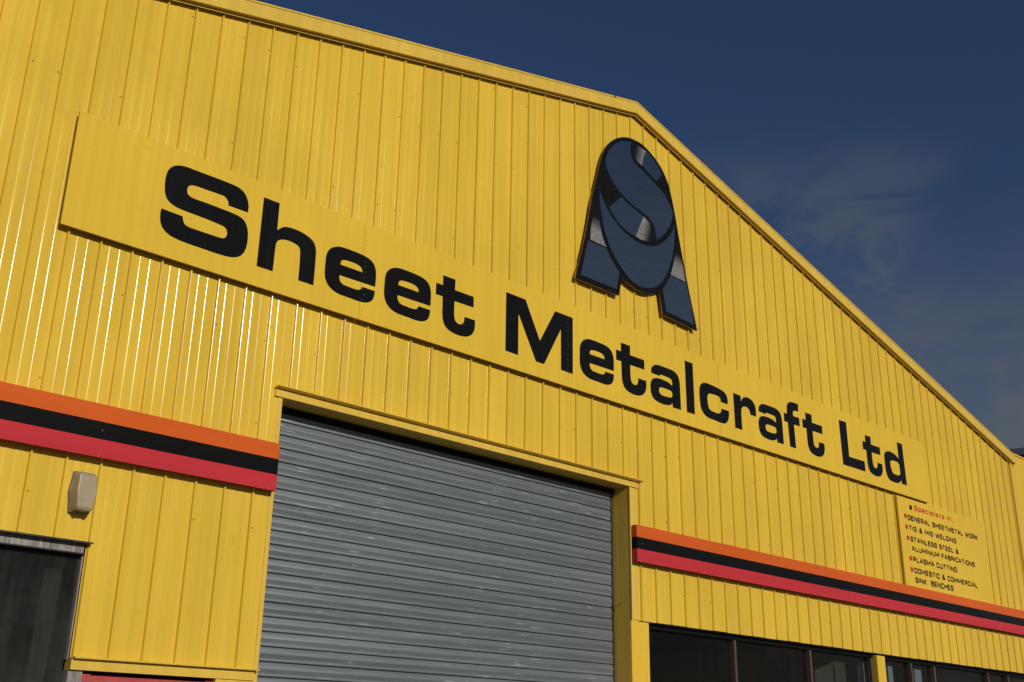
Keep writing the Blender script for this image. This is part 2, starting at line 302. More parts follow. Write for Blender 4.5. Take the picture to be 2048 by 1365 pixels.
def glass(name, tint=(0.62, 0.66, 0.64), dust=0.06):
    m = bpy.data.materials.new(name); m.use_nodes = True
    t = m.node_tree; t.nodes.clear()
    o = t.nodes.new('ShaderNodeOutputMaterial')
    tr = t.nodes.new('ShaderNodeBsdfTransparent'); tr.inputs[0].default_value = (*tint, 1)
    gl = t.nodes.new('ShaderNodeBsdfGlossy'); gl.inputs['Roughness'].default_value = 0.02
    fr = t.nodes.new('ShaderNodeFresnel'); fr.inputs['IOR'].default_value = 1.28
    gq = t.nodes.new('ShaderNodeNewGeometry')
    mx = t.nodes.new('ShaderNodeMixShader')
    t.links.new(math_(t, 'MULTIPLY', fr.outputs[0], math_(t, 'SUBTRACT', 1.0, gq.outputs['Backfacing'])), mx.inputs[0]); t.links.new(tr.outputs[0], mx.inputs[1]); t.links.new(gl.outputs[0], mx.inputs[2])
    df = t.nodes.new('ShaderNodeBsdfDiffuse'); df.inputs[0].default_value = (0.30, 0.30, 0.27, 1)
    st = noise(t, 2.5, detail=6, rough=0.7, stretch=(7, 7, 0.7), seed=3)
    cl = noise(t, 1.7, detail=6, rough=0.65, seed=9)
    fac = math_(t, 'MULTIPLY', math_(t, 'ADD', ramp(t, st, 0.35, 0.8, 0.30, 0.75), ramp(t, cl, 0.4, 0.7, 0.0, 0.8)), dust)
    m2 = t.nodes.new('ShaderNodeMixShader')
    t.links.new(fac, m2.inputs[0]); t.links.new(mx.outputs[0], m2.inputs[1]); t.links.new(df.outputs[0], m2.inputs[2])
    t.links.new(m2.outputs[0], o.inputs[0])
    return m
M_GLASS = glass('window_glass', (0.84, 0.86, 0.86), 0.010)
M_GLASS_DUSTY = glass('dusty_window_glass', (0.45, 0.5, 0.48), 0.085)

def opal():
    m, t, b = nodes('aged_opal_plastic')
    n = noise(t, 12, detail=5, seed=2)
    t.links.new(mixc(t, ramp(t, n, 0.3, 0.7), (0.34, 0.275, 0.17), (0.41, 0.335, 0.215)), b.inputs['Base Color'])
    b.inputs['Roughness'].default_value = 0.35
    b.inputs['Subsurface Weight'].default_value = 0.2
    b.inputs['Subsurface Radius'].default_value = (0.02, 0.015, 0.01)
    return m
M_OPAL = opal()

def asphalt():
    m, t, b = nodes('worn_asphalt')
    n = noise(t, 90, detail=6, rough=0.7, seed=1)
    p = noise(t, 0.5, detail=6, seed=2)
    c1 = mixc(t, ramp(t, n, 0.3, 0.7), (0.055, 0.05, 0.046), (0.11, 0.10, 0.09))
    t.links.new(mixc(t, ramp(t, p, 0.4, 0.7, 0, 0.5), c1, (0.13, 0.115, 0.10)), b.inputs['Base Color'])
    b.inputs['Roughness'].default_value = 0.9
    bump(t, b, n, 0.004)
    return m
M_ASPHALT = asphalt()

def roofmat():
    return paint('grey_roof_steel', (0.30, 0.31, 0.31), 0.5, 0.1, 0.15)
M_ROOF = roofmat()

# ------------------------------------------------------------------ object helpers
ORG = {}
def empty(name, loc, label=None, cat=None, group=None, kind=None, parent=None):
    o = bpy.data.objects.new(name, None); COL.objects.link(o)
    o.empty_display_size = 0.2
    o.location = loc if parent is None else Vector(loc) - ORG[parent.name]
    ORG[o.name] = Vector(loc)
    if parent: o.parent = parent
    tag(o, label, cat, group, kind)
    return o

def tag(o, label=None, cat=None, group=None, kind=None):
    for k, v in (('label', label), ('category', cat), ('group', group), ('kind', kind)):
        if v: o[k] = v
    return o

def obj(name, verts, faces, mat, parent=None, smooth=None, org=None):
    """verts in world metres; the object's origin is `org`, or its parent's origin"""
    base = Vector(org) if org is not None else (ORG[parent.name] if parent else Vector((0, 0, 0)))
    me = bpy.data.meshes.new(name)
    me.from_pydata([tuple(Vector(v) - base) for v in verts], [], faces)
    me.materials.append(mat)
    if smooth is not None:
        for p in me.polygons: p.use_smooth = bool(smooth if isinstance(smooth, bool) else smooth[p.index])
    me.update()
    o = bpy.data.objects.new(name, me); COL.objects.link(o)
    o.location = base - (ORG[parent.name] if parent else Vector((0, 0, 0)))
    if parent: o.parent = parent
    ORG[o.name] = base
    return o

class MB:
    def __init__(s): s.v = []; s.f = []; s.sm = []
    def add(s, v, f, sm=False):
        n = len(s.v); s.v += [tuple(a) for a in v]; s.f += [tuple(i + n for i in q) for q in f]; s.sm += [sm] * len(f)
        return s
    def box(s, x0, x1, y0, y1, z0, z1, bev=0.0):
        if not bev:
            v = [(x, y, z) for x in (x0, x1) for y in (y0, y1) for z in (z0, z1)]
            f = [(0, 1, 3, 2), (4, 6, 7, 5), (0, 4, 5, 1), (2, 3, 7, 6), (0, 2, 6, 4), (1, 5, 7, 3)]
            return s.add(v, f)
        bm = bmesh.new(); bmesh.ops.create_cube(bm, size=1)
        for q in bm.verts: q.co = Vector(((x0 + x1) / 2 + q.co.x * (x1 - x0), (y0 + y1) / 2 + q.co.y * (y1 - y0), (z0 + z1) / 2 + q.co.z * (z1 - z0)))
        bmesh.ops.bevel(bm, geom=bm.edges[:], offset=bev, segments=2, affect='EDGES', profile=0.5)
        bm.verts.index_update()
        s.add([q.co for q in bm.verts], [[q.index for q in f.verts] for f in bm.faces]); bm.free()
        return s
    def prism(s, pts, a, b, axis='x'):
        """closed profile swept between a and b; pts are (y,z) for x, (x,z) for y"""
        n = len(pts)
        mk = (lambda p, t: (t, p[0], p[1])) if axis == 'x' else (lambda p, t: (p[0], t, p[1]))
        v = [mk(p, a) for p in pts] + [mk(p, b) for p in pts]
        f = [(i, (i + 1) % n, n + (i + 1) % n, n + i) for i in range(n)]
        f += [tuple(range(n))[::-1], tuple(range(n, 2 * n))]
        return s.add(v, f)
    def cyl(s, c, d, r, h, n=10, r2=None):
        d = Vector(d).normalized(); u = d.orthogonal().normalized(); w_ = d.cross(u); c = Vector(c); r2 = r if r2 is None else r2
        v = [c + (u * math.cos(2 * math.pi * i / n) + w_ * math.sin(2 * math.pi * i / n)) * r for i in range(n)]
        v += [c + d * h + (u * math.cos(2 * math.pi * i / n) + w_ * math.sin(2 * math.pi * i / n)) * r2 for i in range(n)]
        f = [(i, (i + 1) % n, n + (i + 1) % n, n + i) for i in range(n)] + [tuple(range(n))[::-1], tuple(range(n, 2 * n))]
        return s.add(v, f)
    def obj(s, name, mat, parent=None, **k): return obj(name, s.v, s.f, mat, parent, smooth=s.sm, **k)

def fix_normals(o):
    bm = bmesh.new(); bm.from_mesh(o.data); bmesh.ops.recalc_face_normals(bm, faces=bm.faces); bm.to_mesh(o.data); bm.free()
    return o

def smooth_loop(pts, sub=5):
    """control points (x,z[,1 = corner]) -> polyline by centripetal Catmull-Rom between corners"""
    n = len(pts)
    cor = [i for i, p in enumerate(pts) if len(p) > 2]
    P = [Vector((p[0], p[1])) for p in pts]
    res = []
    def seg(p0, p1, p2, p3):
        t = [0.0]
        for a, b in ((p0, p1), (p1, p2), (p2, p3)): t.append(t[-1] + max((b - a).length, 1e-5) ** 0.5)
        o_ = []
        for k in range(sub):
            u = t[1] + (t[2] - t[1]) * k / sub
            def L(a, b, ta, tb): return a * ((tb - u) / (tb - ta)) + b * ((u - ta) / (tb - ta))
            A1, A2, A3 = L(p0, p1, t[0], t[1]), L(p1, p2, t[1], t[2]), L(p2, p3, t[2], t[3])
            B1, B2 = L(A1, A2, t[0], t[2]), L(A2, A3, t[1], t[3])
            o_.append(L(B1, B2, t[1], t[2]))
        return o_
    if not cor:
        for i in range(n): res += seg(P[i - 1], P[i], P[(i + 1) % n], P[(i + 2) % n])
        return res
    for ci, a in enumerate(cor):
        b = cor[(ci + 1) % len(cor)]
        m_ = (b - a) % n or n
        idx = [(a + k) % n for k in range(m_ + 1)]
        Q = [P[i] for i in idx]
        if len(Q) == 2: res.append(Q[0]); continue
        E = [Q[0] * 2 - Q[1]] + Q + [Q[-1] * 2 - Q[-2]]
        for k in range(1, len(E) - 2): res += seg(E[k - 1], E[k], E[k + 1], E[k + 2])
    return res

def plate(mb, loops, y0, y1):
    """flat plate in the x-z plane, front face at y0 (towards the street), back at y1"""
    fl = [p for l in loops for p in l]
    tri = tessellate_polygon([[Vector((p.x, p.y, 0)) for p in l] for l in loops])
    v = [(p.x, y0, p.y) for p in fl] + [(p.x, y1, p.y) for p in fl]
    k = len(fl); f = []
    for a, b, c in tri:
        n_ = (fl[b] - fl[a]).cross(fl[c] - fl[a])
        f.append((a, b, c) if n_ > 0 else (a, c, b))
    st = 0
    for l in loops:
        n = len(l)
        for i in range(n): f.append((st + i, st + (i + 1) % n, k + st + (i + 1) % n, k + st + i))
        st += n
    mb.add(v, f)
    return mb

# ------------------------------------------------------------------ dimensions (metres); x along the facade, y into the building, z up
S = 0.2                                     # rib spacing of the cladding
Z0 = 4.4995
def zz(u): return Z0 + u * S
XA, XL, XR = 26.22 * S, -13.5 * S, 66.25 * S
MR = 0.2553
def rake(x, top=0.0): return zz(15.305) + top - MR * abs(x - XA)      # underside of the barge board
DOOR_L, DOOR_R, DOOR_T = 7.76 * S, 25.33 * S, zz(-3.61)
RECESS = 0.19
WINL_R, WINL_T = 1.93 * S, zz(-9.16)
REDL_T = zz(-12.28)
WINR_T = zz(-9.23)
SILL = 0.95

# ------------------------------------------------------------------ setting
gm = MB().add([(-900, -900, 0), (900, -900, 0), (900, 900, 0), (-900, 900, 0)], [(0, 1, 2, 3)])
tag(gm.obj('ground', M_ASPHALT), kind='structure')

# ------------------------------------------------------------------ the building
BLD = empty('industrial_building', (XA, 0, 0), 'big yellow corrugated steel workshop with gabled front and grey roller door', 'building')

def panel(k, xa, xb, zb, ztop=None):
    """one cladding pan: a standing rib on its left and two shallow swages"""
    yaw = random.uniform(-0.006, 0.006)
    def col(x, y): return (x, y + yaw * (x - (k + .5) * S))
    xr = k * S
    rib = [(-.0092, 0), (-.0086, -.0012), (-.0046, -.0158), (-.0039, -.0167), (-.0027, -.0171), (.0027, -.0171), (.0039, -.0167), (.0046, -.0158), (.0086, -.0012), (.0092, 0)]
    pan = [(.0092, 0), (.030, 0)]
    for x0_, x1_, h in ((.056, .082, .00108), (.120, .146, .00090)):
        for j in range(7): pan.append((x0_ + .0045 * j / 6, -h * 0.5 * (1 - math.cos(math.pi * j / 6))))
        for j in range(7): pan.append((x1_ + .0045 * j / 6, -h * 0.5 * (1 + math.cos(math.pi * j / 6))))
    pan += [(.160, 0), (S - .0092, 0)]
    mb = MB()
    for strip, sm in ((rib, False), (pan, True)):
        pts = [(xr + u, y) for u, y in strip]
        cl = []
        for (x0, y0), (x1, y1) in zip(pts, pts[1:]):
            if x1 <= xa or x0 >= xb: continue
            def at(x): return (x, y0 + (y1 - y0) * (x - x0) / (x1 - x0))
            A, B = at(max(x0, xa)), at(min(x1, xb))
            if not cl or abs(cl[-1][0] - A[0]) > 1e-7: cl.append(A)
            cl.append(B)
        if len(cl) < 2: continue
        cl = [col(*p) for p in cl]
        n = len(cl); v = []
        for x, y in cl: v.append((x, y, zb))
        for x, y in cl: v.append((x, y, (rake(x, 0.03) if ztop is None else ztop)))
        if ztop is None and cl[0][0] < XA < cl[-1][0]: pass
        mb.add(v, [(i, i + 1, n + i + 1, n + i) for i in range(n - 1)], sm)
    if mb.v: mb.obj('cladding_panel', M_CLAD, BLD)

def bottoms(x):
    if x < -9.0 * S: return 0.15
    if x < WINL_R: return WINL_T
    if x < DOOR_L: return REDL_T
    if x < DOOR_R: return DOOR_T
    return WINR_T
cuts = [-9.0 * S, WINL_R, DOOR_L, DOOR_R]
for k in range(-14, 67):
    xa, xb = max(k * S - .0092, XL), min((k + 1) * S - .0092, XR)
    if xb <= xa: continue
    e = [xa] + [c for c in cuts if xa < c < xb] + [xb]
    for a, b in zip(e, e[1:]):
        if b - a > 0.002: panel(k, a, b, bottoms((a + b) / 2) + random.uniform(-.002, .002))

# barge boards with cap, underside and drip lip, mitred at the apex
def raker(name, prof, x0, x1, mat):
    v = []; n = len(prof)
    for x in (x0, x1):
        for y, h in prof: v.append((x, y, rake(x, h)))
    f = [(i, (i + 1) % n, n + (i + 1) % n, n + i) for i in range(n)] + [tuple(range(n))[::-1], tuple(range(n, 2 * n))]
    return fix_normals(obj(name, v, f, mat, BLD))
XE_L, XE_R = XL - 0.05, 66.75 * S
barge = [(-.068, 0), (-.068, .111), (-.028, .111), (-.028, .0)]
cap = [(-.0725, .1135), (-.0725, .128), (-.068, .132), (.10, .132), (.10, .1135)]
under = [(-.0355, -.001), (-.0345, -.018), (-.0315, -.018), (-.0315, -.001)]
for x0, x1 in ((XE_L, XA), (XA, XE_R)):
    raker('barge_board', barge, x0, x1, M_TRIM)
    raker('drip_lip', under, x0, x1, M_TRIM)
XJ = W_JOINT = 24.55 * S
raker('barge_cap', cap, XE_L, XJ - .012, M_TRIM)
raker('barge_cap', cap, XJ + .012, XA, M_TRIM)
raker('barge_cap', cap, XA, XE_R, M_TRIM)
raker('cap_joint', [(-.0705, .1125), (-.0705, .127), (.05, .127), (.05, .1125)], XJ - .02, XJ + .02, M_DARKTRIM)
# roof, side walls, rear wall, floor
for x0, x1 in ((XE_L, XA), (XA, XE_R)):
    v = [(x0, -.01, rake(x0, .115)), (x1, -.01, rake(x1, .115)), (x1, 20, rake(x1, .115)), (x0, 20, rake(x0, .115)),
         (x0, -.01, rake(x0, .020)), (x1, -.01, rake(x1, .020)), (x1, 20, rake(x1, .020)), (x0, 20, rake(x0, .020))]
    obj('roof', v, [(0, 1, 2, 3), (7, 6, 5, 4), (0, 3, 7, 4), (1, 5, 6, 2), (2, 6, 7, 3), (0, 4, 5, 1)], M_ROOF, BLD)
for x in (XL - .02, XR + .02):
    h = rake(x, .03)
    MB().box(x - .02, x + .02, .03, 20, 0, h).obj('side_wall', M_CLAD, BLD)
MB().prism([(XL, 0), (XR, 0), (XR, rake(XR, .015)), (XA, rake(XA, .015)), (XL, rake(XL, .015))], 19.9, 20.0, 'y').obj('rear_wall', M_INT, BLD)
MB().box(XL, XR, .12, 19.9, .004, .06).obj('floor_slab', M_INT, BLD)
# office ceilings behind the windows, and the dividing walls beside the roller door
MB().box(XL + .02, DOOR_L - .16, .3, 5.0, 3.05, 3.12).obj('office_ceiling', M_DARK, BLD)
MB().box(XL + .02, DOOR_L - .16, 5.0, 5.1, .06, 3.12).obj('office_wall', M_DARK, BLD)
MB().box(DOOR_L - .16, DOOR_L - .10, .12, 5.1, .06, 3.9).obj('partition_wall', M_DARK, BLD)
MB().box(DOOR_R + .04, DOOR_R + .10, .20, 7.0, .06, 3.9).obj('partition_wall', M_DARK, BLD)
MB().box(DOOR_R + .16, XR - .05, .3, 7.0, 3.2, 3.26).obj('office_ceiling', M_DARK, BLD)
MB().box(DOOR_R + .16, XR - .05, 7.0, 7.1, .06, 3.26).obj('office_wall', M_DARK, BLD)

# screws in the cladding: hundreds, each about a pixel
mb = MB()
for k in range(-6, 66):
    for zp in (2.9, 3.55, 4.15, 5.45, 6.3, 7.0):
        x = (k + random.choice((-.10, -.11, .10))) * S
        if zp > rake(x) - .05 or zp < bottoms(x) + .03: continue
        if random.random() < .55: continue
        mb.cyl((x, -.0005, zp + random.uniform(-.02, .02)), (0, -1, 0), .0058, .0045, 6, .0042)
tag(mb.obj('cladding_screws', M_SCREW, BLD), kind='stuff')

# ---- roller door opening: hood flashing, lintel, reveals, guides, slats
hd = MB()
hd.prism([(-.008, DOOR_T + .0495), (-.058, DOOR_T + .060), (-.0595, DOOR_T + .065), (-.008, DOOR_T + .066)], 7.44 * S, 26.06 * S)
fix_normals(hd.obj('hood_flashing', M_TRIM, BLD))
MB().box(7.46 * S, 25.90 * S, -.0175, RECESS + .03, DOOR_T, DOOR_T + .0485).obj('lintel', M_TRIM, BLD)
rv = MB().box(DOOR_R, DOOR_R + .10, .001, RECESS + .08, 0, DOOR_T - .001)
rv.obj('door_jamb', M_JAMB, BLD)
MB().box(DOOR_L - .10, DOOR_L, .003, RECESS + .08, 0, DOOR_T - .001).obj('door_jamb', M_JAMB, BLD)
# folded corner flashings beside the opening
MB().box(7.62 * S, DOOR_L + .002, -.0065, -.0025, 1.4, DOOR_T - .002, .001).obj('corner_flashing', M_TRIM, BLD)
MB().box(DOOR_R - .002, DOOR_R + .008, -.0165, -.0025, WINR_T - .004, DOOR_T - .002, .002).obj('corner_flashing', M_TRIM, BLD)
MB().box(DOOR_R + .012, DOOR_R + .100, -.006, -.0025, WINR_T, DOOR_T - .002).obj('corner_flashing', M_TRIM, BLD)

DR = empty('roller_door', ((DOOR_L + DOOR_R) / 2, RECESS, 0), parent=BLD)
DR['label'] = 'galvanised grey roller shutter of curved horizontal slats'
PITCH = 0.0921
prof = []
for a, y in ((0, .010), (-.0036, .010), (-.0040, -.0030), (-.0065, -.0046), (-.0200, -.0094), (-.0340, -.0140), (-.0380, -.0150), (-.0410, -.0154), (-.0440, -.0151), (-.0470, -.0142), (-.0620, -.0092), (-.0710, -.0066), (-.0745, -.0062),
             (-.0780, -.0082), (-.0868, -.0074), (-.0885, -.0066), (-.0890, .010), (-.0921, .010)):
    prof.append((y, a))
def slat_mesh():
    x0, x1 = DOOR_L + .03, DOOR_R - .028
    xs = [x0, x0 + .004, x0 + .012, x1 - .012, x1 - .004, x1]
    pull = [.55, .85, 1, 1, .85, .55]
    v = []; n = len(prof)
    ox, oy, oz = ORG[DR.name]
    for x, p in zip(xs, pull):
        for y, a in prof: v.append((x - ox, y if y > 0 else y * p, a))
    f = []
    for i in range(len(xs) - 1):
        for j in range(n - 1): f.append((i * n + j, i * n + j + 1, (i + 1) * n + j + 1, (i + 1) * n + j))
    # end caps
    f.append(tuple(range(n))); f.append(tuple(range((len(xs) - 1) * n, len(xs) * n))[::-1])
    me = bpy.data.meshes.new('slat'); me.from_pydata(v, [], f); me.materials.append(M_SLAT)
    for p in me.polygons: p.use_smooth = len(p.vertices) == 4
    me.update()
    me.set_sharp_from_angle(angle=math.radians(50))
    return me
SLAT = slat_mesh()
ztop = zz(-4.10) + PITCH
k = 0
while ztop - k * PITCH > 0.02:
    o = bpy.data.objects.new('slat', SLAT); COL.objects.link(o); o.parent = DR
    o.location = (random.uniform(-.003, .003), random.uniform(-.0012, .0012), ztop - k * PITCH)
    ORG[o.name] = ORG[DR.name]
    k += 1
MB().box(DOOR_R - .022, DOOR_R - .0015, RECESS - .004, RECESS + .06, 0, DOOR_T - .04).obj('door_guide', M_DARKTRIM, DR)
MB().box(DOOR_L + .0015, DOOR_L + .026, RECESS - .014, RECESS + .06, 0, DOOR_T - .04).obj('door_guide', M_DARKTRIM, DR)
MB().box(DOOR_L + .002, DOOR_R - .002, RECESS + .015, RECESS + .05, 0.02, DOOR_T - .003).obj('door_backing', M_DARKTRIM, DR)
MB().box(DOOR_L + .003, DOOR_R - .003, RECESS - .032, RECESS - .020, DOOR_T - .046, DOOR_T - .002).obj('soffit_shade_strip', M_BLACKFRAME, DR)  # black strip added to deepen the shade under the soffit
# small iron hook on the right-hand jamb
hk = MB(); prev = None
cx, cz = DOOR_R, zz(-8.52)
pth = [Vector((cx - .002, .075, cz + .01)), Vector((cx - .014, .078, cz + .012)), Vector((cx - .022, .085, cz)), Vector((cx - .018, .09, cz - .02)), Vector((cx - .012, .10, cz - .028)), Vector((cx - .012, .112, cz - .018))]
for a, b in zip(pth, pth[1:]): hk.cyl(a, b - a, .0035, (b - a).length, 6)
hk.obj('hook', M_SCREW, BLD)

# ---- left-hand window, red door under its lintel
WL = empty('window', ((-9.0 * S + WINL_R) / 2, .03, SILL), parent=BLD)
WL['label'] = 'dusty dark window with stained zinc head strip'
wx0, wx1 = -9.0 * S, 1.86 * S
fl = MB().prism([(0, WINL_T + .002), (-.048, WINL_T - .006), (-.050, WINL_T - .016), (-.046, WINL_T - .016), (-.044, WINL_T - .010), (0, WINL_T - .004)], wx0 - .03, 2.03 * S)
fix_normals(fl.obj('head_flashing', M_DARKTRIM, WL))
MB().box(wx0, 1.87 * S, -.006, .05, WINL_T - .064, WINL_T - .012).obj('head_strip', M_GALVHEAD, WL)
MB().box(wx0, 1.90 * S, -.012, .06, WINL_T - .072, WINL_T - .0655).obj('head_bead', M_DARKTRIM, WL)
MB().box(1.885 * S, 1.925 * S, .012, .10, REDL_T - .01, WINL_T - .074).obj('stile', M_TIMBER, WL)
MB().box(wx0, wx1, .0, .1, SILL - .06, SILL).obj('sill', M_TIMBER, WL)
for a, b in ((wx0 + .02, -4.2 * S), (-4.0 * S, 1.885 * S - .003)):
    MB().box(a, b, .045, .051, SILL + .003, WINL_T - .066).obj('pane', M_GLASS_DUSTY, WL)
MB().box(-4.2 * S + .002, -4.0 * S - .002, .03, .07, SILL, WINL_T - .074).obj('mullion', M_TIMBER, WL)
# curtain edge and ceiling lamp inside that window
cu = empty('curtain', (1.35 * S, .25, 1.0), 'faded sage green curtain hanging behind the dusty left window', 'curtain')
v = []; f = []
nx = 14
for i in range(nx + 1):
    x = .235 + .105 * i / nx
    y = .17 + .012 * math.sin(i * 1.9)
    v += [(x + .012, y, 2.66), (x + .004, y + .01, 2.2), (x - .01, y, 1.1)]
for i in range(nx):
    for j in range(2): f.append((i * 3 + j, i * 3 + j + 1, i * 3 + j + 4, i * 3 + j + 3))
obj('drape', v, f, M_CURTAIN, cu, smooth=True)
MB().cyl((.16, .17, 2.665), (1, 0, 0), .008, .30, 8).obj('curtain_rod', M_DARKTRIM, cu)
cl = empty('ceiling_light', (.35, 1.9, 3.05), 'small pale round ceiling light seen through the left window', 'light')
MB().cyl((.35, 1.9, 3.05), (0, 0, -1), .10, .05, 20, .07).obj('shade', M_OPAL, cl)
MB().cyl((.35, 1.9, 3.049), (0, 0, -1), .12, .012, 20).obj('base', M_DARKTRIM, cl)

RL = MB()
RL.prism([(-.002, REDL_T - .004), (-.050, REDL_T - .005), (-.052, REDL_T - .001), (-.052, REDL_T + .005), (-.002, REDL_T + .006)], 1.97 * S, 7.70 * S)
fix_normals(RL.obj('hood_flashing', M_TRIM, BLD))
MB().box(1.94 * S, 7.62 * S, -.024, .06, REDL_T - .062, REDL_T - .0065).obj('lintel', M_TRIM, BLD)
MB().box(6.34 * S, DOOR_L - .004, -.016, .08, 0, REDL_T - .064, .003).obj('door_post', M_TRIM, BLD)
MB().box(1.93 * S, 2.34 * S, -.004, .10, 0, REDL_T - .064).obj('timber_post', M_TIMBER, BLD)
RD = empty('door', (4.3 * S, .03, 0), parent=BLD)
RD['label'] = 'red painted door under a yellow lintel'
MB().box(2.36 * S, 2.64 * S - .004, .020, .08, 0, REDL_T - .075).obj('door_frame', M_REDDOOR, RD)
MB().box(6.10 * S + .004, 6.33 * S, .020, .08, 0, REDL_T - .075).obj('door_frame', M_REDDOOR, RD)
MB().box(2.64 * S, 6.10 * S, .034, .075, .02, REDL_T - .080).obj('door_leaf', M_REDDOOR, RD)
MB().cyl((5.75 * S, .034, 1.02), (0, -1, 0), .028, .05, 14).obj('door_knob', M_GALVHEAD, RD)

# ---- right-hand windows between yellow posts
MB().box(25.34 * S, 26.46 * S, -.003, .16, 0, WINR_T - .010, .003).obj('window_post', M_YEL, BLD)
MB().box(45.40 * S, 46.24 * S, -.002, .16, 0, WINR_T - .022, .003).obj('window_post', M_YEL, BLD)
MB().box(25.4 * S, XR, .012, .16, WINR_T - .012, WINR_T + .06).obj('window_head', M_BLACKFRAME, BLD)
for lab, x0, x1, mull in (('row of dark windows between the roller door and the second yellow post', 26.50, 45.36, (32.9, 39.25, 45.20)),
                          ('row of dark windows right of the second yellow post', 46.28, 66.0, (49.55, 52.25, 59.2, 62.05))):
    WN = empty('window', ((x0 + x1) / 2 * S, .06, SILL), parent=BLD); WN['label'] = lab
    MB().box(x0 * S, x1 * S, .045, .13, WINR_T - .050, WINR_T - .0125).obj('head_frame', M_BLACKFRAME, WN)
    MB().box(x0 * S, x1 * S, .02, .15, SILL - .05, SILL).obj('sill', M_BROWN, WN)
    MB().box(x0 * S, x0 * S + .02, .045, .13, SILL, WINR_T - .051).obj('stile', M_BLACKFRAME, WN)
    e = [x0 * S + .02]
    for mx in mull:
        MB().box(mx * S - .016, mx * S + .016, .040, .13, SILL, WINR_T - .0515, .002).obj('mullion', M_BROWN, WN)
        e += [mx * S]
    if x1 - mull[-1] > 1: e.append(x1 * S)
    for a, b in zip(e, e[1:]):
        MB().box(a + .017, b - .017, .085, .090, SILL + .002, WINR_T - .052).obj('pane', M_GLASS, WN)
# low walls under the windows
MB().box(DOOR_R + .105, XR, .004, .11, 0, SILL - .052).obj('window_wall', M_YEL, BLD)
MB().box(wx0 - .05, 1.92 * S, .004, .11, 0, SILL - .062).obj('window_wall', M_YEL, BLD)
# things dimly seen inside the right-hand windows
def inside(name, label, cat, x0, x1, y0, y1, z0, z1, mat):
    e_ = empty(name, ((x0 + x1) / 2, (y0 + y1) / 2, .06), label, cat)
    MB().box(x0, x1, y0, y1, z0, z1, .006).obj('post', mat, e_)
    MB().box(x0 - .02, x1 + .02, y0 - .02, y1 + .02, .06, .10).obj('foot', mat, e_)
    return e_
inside('interior_post', 'pale blue post inside the window left of the second yellow post', 'post', 9.03, 9.20, .16, .22, .10, 3.15, M_PALEBLUE)
inside('interior_post', 'pale grey post inside the window right of the second yellow post', 'post', 9.60, 9.70, .16, .22, .10, 3.15, M_PALEBLUE)
inside('interior_post', 'broad pale blue post inside the second pane right of the yellow post', 'post', 10.20, 10.36, .16, .22, .10, 3.15, M_PALEBLUE)

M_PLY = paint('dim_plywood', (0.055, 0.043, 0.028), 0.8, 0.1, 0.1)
pb = empty('plywood_board', (8.6, .3, .06), 'tan plywood board leaning inside the third dark window', 'board')
plate(MB(), [[Vector((8.16, .06)), Vector((8.76, .06)), Vector((8.76, 2.60)), Vector((8.16, 2.43))]], .20, .215).obj('sheet', M_PLY, pb)
MB().box(8.52, 8.54, .175, .195, .06, 2.5).obj('batten', M_INT, pb)

# ---- stained corner trim at the right-hand end
MB().box(XR - .01, XR + .055, -.028, .03, 0, zz(5.0), .003).obj('corner_flashing', M_TRIM, BLD)

# ------------------------------------------------------------------ lower flat-roofed wing at the right
WG = empty('flat_roofed_wing', (15.5, 1, 0), 'plain yellow flat-roofed wing adjoining the gabled front on its right', 'building')
WX = XR + .058
MB().box(WX, 20, -.02, 12, 0, zz(5.70)).obj('wall', M_YEL, WG)
MB().box(WX, 20.02, -.034, 12.02, zz(5.70) + .002, zz(5.83), .003).obj('coping', M_TRIM, WG)

# ------------------------------------------------------------------ neighbouring building far behind
d0 = Vector((.9325, .361, 0)).normalized(); r0 = Vector((d0.y, -d0.x, 0))
NB = empty('neighbouring_warehouse', (36, 10, 0), 'dark slate blue building showing just above the yellow wing', 'building')
base = Vector((-2.2, -6.14, 0)) + d0 * 44
def obox(a0, a1, b0, b1, z0, z1):
    v = [base + r0 * a + d0 * b + Vector((0, 0, z)) for a in (a0, a1) for b in (b0, b1) for z in (z0, z1)]
    return MB().add(v, [(0, 1, 3, 2), (4, 6, 7, 5), (0, 4, 5, 1), (2, 3, 7, 6), (0, 2, 6, 4), (1, 5, 7, 3)])
NZ = 12.42
obox(-6, 16, 0, 18, 0, NZ - .25).obj('wall', M_SLATE, NB)
obox(-6.1, 16.1, -.1, 18.1, NZ - .248, NZ).obj('coping', M_SLATE, NB)

# ------------------------------------------------------------------ main sign board
SY = -.056
SG = empty('sign_board', (5.26, -.04, 4.48), 'long yellow sign board with black lettering Sheet Metalcraft Ltd across the front', 'sign')
SX = [-.072, 2.081, 4.219, 6.389, 8.474, 10.60]
def sb(x): return 4.466 + (4.505 - 4.466) * (x / 10.6)
def stp(x): return 5.228 + (5.252 - 5.228) * (x / 10.6)
for i in range(5):
    a, b = SX[i] + (.0008 if i else 0), SX[i + 1] - (.0008 if i < 4 else 0)
    y0 = SY - (.0 if i % 2 == 0 else .0009)
    v = [(a, y0, sb(a)), (b, y0, sb(b)), (b, y0, stp(b)), (a, y0, stp(a))]
    v += [(x, -.052, z) for x, _, z in v]
    fix_normals(obj('sign_sheet', v, [(0, 1, 2, 3), (7, 6, 5, 4), (0, 4, 5, 1), (1, 5, 6, 2), (2, 6, 7, 3), (3, 7, 4, 0)], M_YEL, SG))
